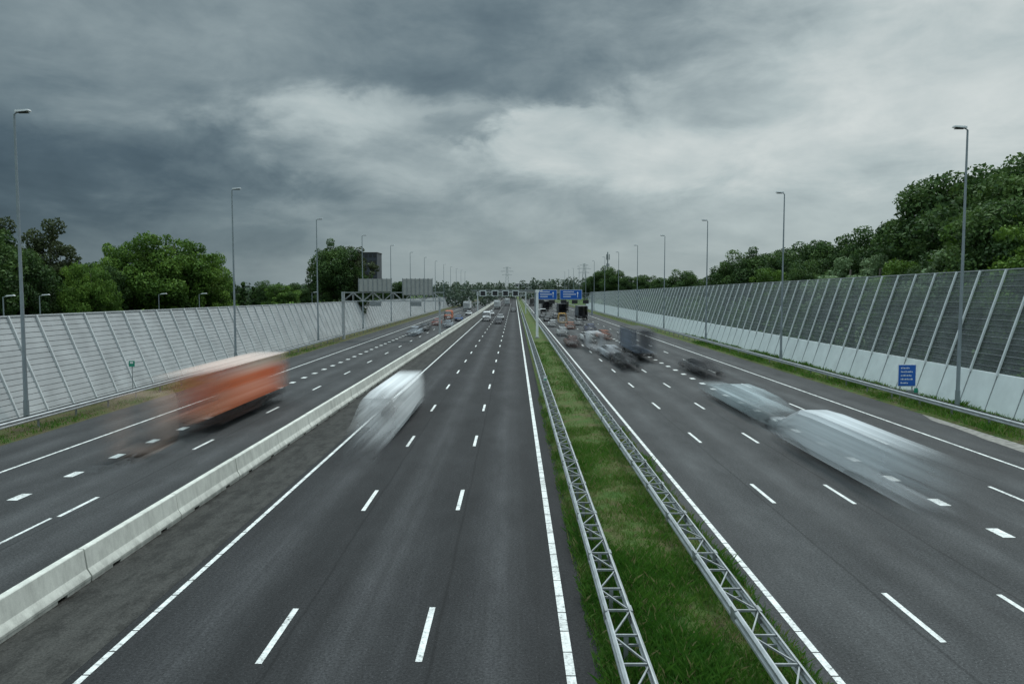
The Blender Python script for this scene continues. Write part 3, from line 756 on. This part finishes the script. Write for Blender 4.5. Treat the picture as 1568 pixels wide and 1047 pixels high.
cars=[('car','dark_red_car',8.3,115,1,(0.10,0.03,0.02,1)),('car','silver_car',8.6,142,1,(.5,.5,.5,1)),('van','white_van',10.9,108,1,(.6,.6,.62,1)),
('car','white_car',11.6,126,1,(.6,.6,.6,1)),('car','black_car',11.7,84,1,(.02,.02,.022,1)),('car','silver_car',11.6,96,1,(.45,.47,.5,1)),
('car','black_car',18.1,77,1,(.02,.02,.025,1)),('car','orange_car',14.8,132,1,(.35,.09,.03,1)),
('car','blue_car',14.8,155,1,(.04,.06,.14,1)),('car','orange_car',11.6,165,1,(.4,.12,.04,1)),('van','yellow_van',11.6,192,1,(.6,.33,.05,1)),('truck','dark_truck',18.1,215,1,(.06,.07,.09,1)),
('car','white_car',8.4,176,1,(.6,.6,.6,1)),('car','black_car',8.4,205,1,(.04,.04,.04,1)),('car','grey_car',14.8,182,1,(.3,.3,.3,1)),
('truck','dark_truck',14.8,250,1,(.05,.055,.07,1)),('van','white_van',8.4,235,1,(.6,.6,.6,1)),('truck','white_truck',18.2,290,1,(.5,.5,.5,1)),('car','grey_car',11.6,225,1,(.25,.25,.25,1)),
('car','silver_car',8.4,270,1,(.5,.5,.5,1)),('truck','dark_truck',11.6,300,1,(.09,.09,.11,1)),('truck','grey_truck',14.8,340,1,(.2,.2,.2,1)),('truck','white_truck',8.5,390,1,(.5,.5,.5,1)),
('car','silver_car',-18,142,-1,(.45,.5,.55,1)),('car','black_car',-18,158,-1,(.03,.03,.03,1)),('car','red_car',-18,182,-1,(.4,.08,.04,1)),('car','silver_car',-14.5,172,-1,(.4,.45,.5,1)),
('van','orange_van',-18,215,-1,(.5,.12,.04,1)),('car','blue_car',-14.5,205,-1,(.05,.1,.25,1)),('car','white_car',-14.5,250,-1,(.7,.7,.7,1)),('truck','white_truck',-18,300,-1,(.65,.65,.65,1)),
('van','white_van',-7.3,205,-1,(.75,.75,.75,1)),('car','black_car',-3.9,190,-1,(.04,.04,.05,1)),('car','silver_car',-3.8,215,-1,(.5,.5,.5,1)),('truck','white_truck',-7.3,330,-1,(.75,.75,.75,1)),('car','black_car',-0.5,290,-1,(.03,.03,.03,1)),('truck','white_truck',-3.8,400,-1,(.7,.7,.7,1)),('car','white_car',-7.4,250,-1,(.75,.75,.75,1))]
for i,c in enumerate(cars):
    if c[0]=='truck': vehicle(*c,5,TRK)
    elif c[3]<150: vehicle(*c,12.0,DEF,soft=0.3)
    elif c[3]<200: vehicle(*c,9,DEF)
    else: vehicle(*c,4.5,TRK)

# ---------------- world ----------------
w=bpy.data.worlds.new("World"); scene.world=w; w.use_nodes=True
nt=w.node_tree; nt.nodes.clear(); b=NB(nt)
out=b.n('ShaderNodeOutputWorld')
D=b.n('ShaderNodeTexCoord').outputs['Generated']
sp=b.n('ShaderNodeSeparateXYZ'); b.l(D,sp.inputs[0])
az=b.math('ARCTAN2',sp.outputs[0],sp.outputs[1]); el=b.math('ARCSINE',sp.outputs[2])
cv=b.n('ShaderNodeCombineXYZ'); b.l(az,cv.inputs[0]); b.l(el,cv.inputs[1]); AE=cv.outputs[0]
den=b.math('MAXIMUM',b.math('ADD',sp.outputs[2],0.16),0.05)
pv=b.n('ShaderNodeCombineXYZ'); b.l(b.math('DIVIDE',sp.outputs[0],den),pv.inputs[0]); b.l(b.math('DIVIDE',sp.outputs[1],den),pv.inputs[1])
PV=pv.outputs[0]
n1=b.noise(PV,0.9,4,0.55,0.3); n2=b.noise(b.scalevec(AE,(1,2.0,1)),9.0,5,0.58,0.3)
wv=b.scalevec(b.vm('SUBTRACT',n1.outputs['Color'],(0.5,0.5,0.5)),(0.20,0.05,0))
wv2=b.scalevec(b.vm('SUBTRACT',n2.outputs['Color'],(0.5,0.5,0.5)),(0.18,0.08,0))
Q=b.vm('ADD',b.vm('ADD',AE,wv),wv2)
blobs=[ # px,py,spx,spy,value
(100,20,260,55,.54),(420,40,220,50,.50),(680,60,200,60,.40),(900,50,160,55,.46),(1120,30,160,50,.62),(1340,50,160,70,.76),(1540,60,140,80,.80),
(80,130,200,60,.44),(90,225,210,50,.21),(320,262,130,32,.26),(60,320,200,40,.18),(330,330,160,35,.38),(290,140,120,40,.46),
(440,168,80,24,.80),(600,180,90,22,.68),(700,198,55,13,.46),(560,245,150,28,.60),(720,125,160,25,.38),
(870,218,110,26,.78),(1060,250,160,34,.83),(1170,210,100,28,.80),(1100,140,140,35,.66),(1340,150,140,50,.82),(1500,220,120,60,.86),(1270,235,120,40,.78),
(560,330,200,40,.50),(850,330,230,40,.60),(1250,330,260,40,.70),(700,410,400,30,.58),(1250,410,300,30,.67),(180,410,250,35,.36)]
num=None;dn=None
for (px,py,sx,sy,v) in blobs:
    dx=px-788; ca=math.atan(dx/1208); ce=math.atan((443-py)/math.hypot(1208,dx))
    d=b.scalevec(b.vm('SUBTRACT',Q,(ca,ce,0)),(1208/sx,1208/sy,0))
    g_=b.math('EXPONENT',b.math('MULTIPLY',b.vm('DOT_PRODUCT',d,d),-1.0))
    num=b.math('MULTIPLY',g_,v) if num is None else b.math('MULTIPLY_ADD',g_,v,num)
    dn=g_ if dn is None else b.math('ADD',dn,g_)
val=b.math('DIVIDE',b.math('ADD',num,0.02*0.5),b.math('ADD',dn,0.02))
n3=b.noise(b.scalevec(PV,(1,0.8,1)),1.5,6,0.6,0.5).outputs[0]
fadeh=b.maprange(el,0.02,0.12,0.2,1.0)
val=b.math('ADD',val,b.math('MULTIPLY',b.math('MULTIPLY',b.math('SUBTRACT',n3,0.5),0.36),fadeh))
val=b.math('ADD',val,b.math('MULTIPLY',b.math('MULTIPLY',b.math('SUBTRACT',n2.outputs[0],0.5),0.30),fadeh))
col=b.ramp(val,[(0.06,srgb(46,64,75)),(0.25,srgb(74,92,102)),(0.40,srgb(104,121,128)),(0.55,srgb(138,153,157)),(0.72,srgb(176,189,190)),(1.0,srgb(226,231,228))])
bo=b.maprange(el,0.38,0.95,1.0,6.6,True)  # sky above the camera's view brightened to add overhead light
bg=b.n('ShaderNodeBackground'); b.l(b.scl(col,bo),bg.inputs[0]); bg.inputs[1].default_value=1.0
sky=b.n('ShaderNodeTexSky',sky_type='NISHITA'); sky.sun_disc=False
SE,SA=55,25
sky.sun_elevation=math.radians(SE); sky.sun_rotation=math.radians(SA)
bg2=b.n('ShaderNodeBackground'); b.l(sky.outputs[0],bg2.inputs[0]); bg2.inputs[1].default_value=0.08
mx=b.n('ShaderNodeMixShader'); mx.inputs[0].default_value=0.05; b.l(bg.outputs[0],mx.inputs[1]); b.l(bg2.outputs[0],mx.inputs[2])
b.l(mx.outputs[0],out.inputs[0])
ld=bpy.data.lights.new('sun','SUN'); ld.energy=1.4; ld.angle=math.radians(15); ld.color=(1,0.97,0.92)
lo=bpy.data.objects.new('sun',ld); scene.collection.objects.link(lo)
e,a=math.radians(SE),math.radians(SA)
dv=Vector((math.sin(a)*math.cos(e),math.cos(a)*math.cos(e),math.sin(e)))
lo.rotation_euler=dv.to_track_quat('Z','Y').to_euler()

# ---------------- camera ----------------
cd=bpy.data.cameras.new('camera'); cd.lens=27.73; cd.sensor_width=36; cd.clip_end=8000; cd.clip_start=0.1
co=bpy.data.objects.new('camera',cd); scene.collection.objects.link(co)
co.location=(0,0,H); co.rotation_euler=(math.radians(90-3.81),0,math.radians(0.19))
scene.camera=co
scene.view_settings.view_transform='Standard'; scene.view_settings.look='None'; scene.view_settings.exposure=0
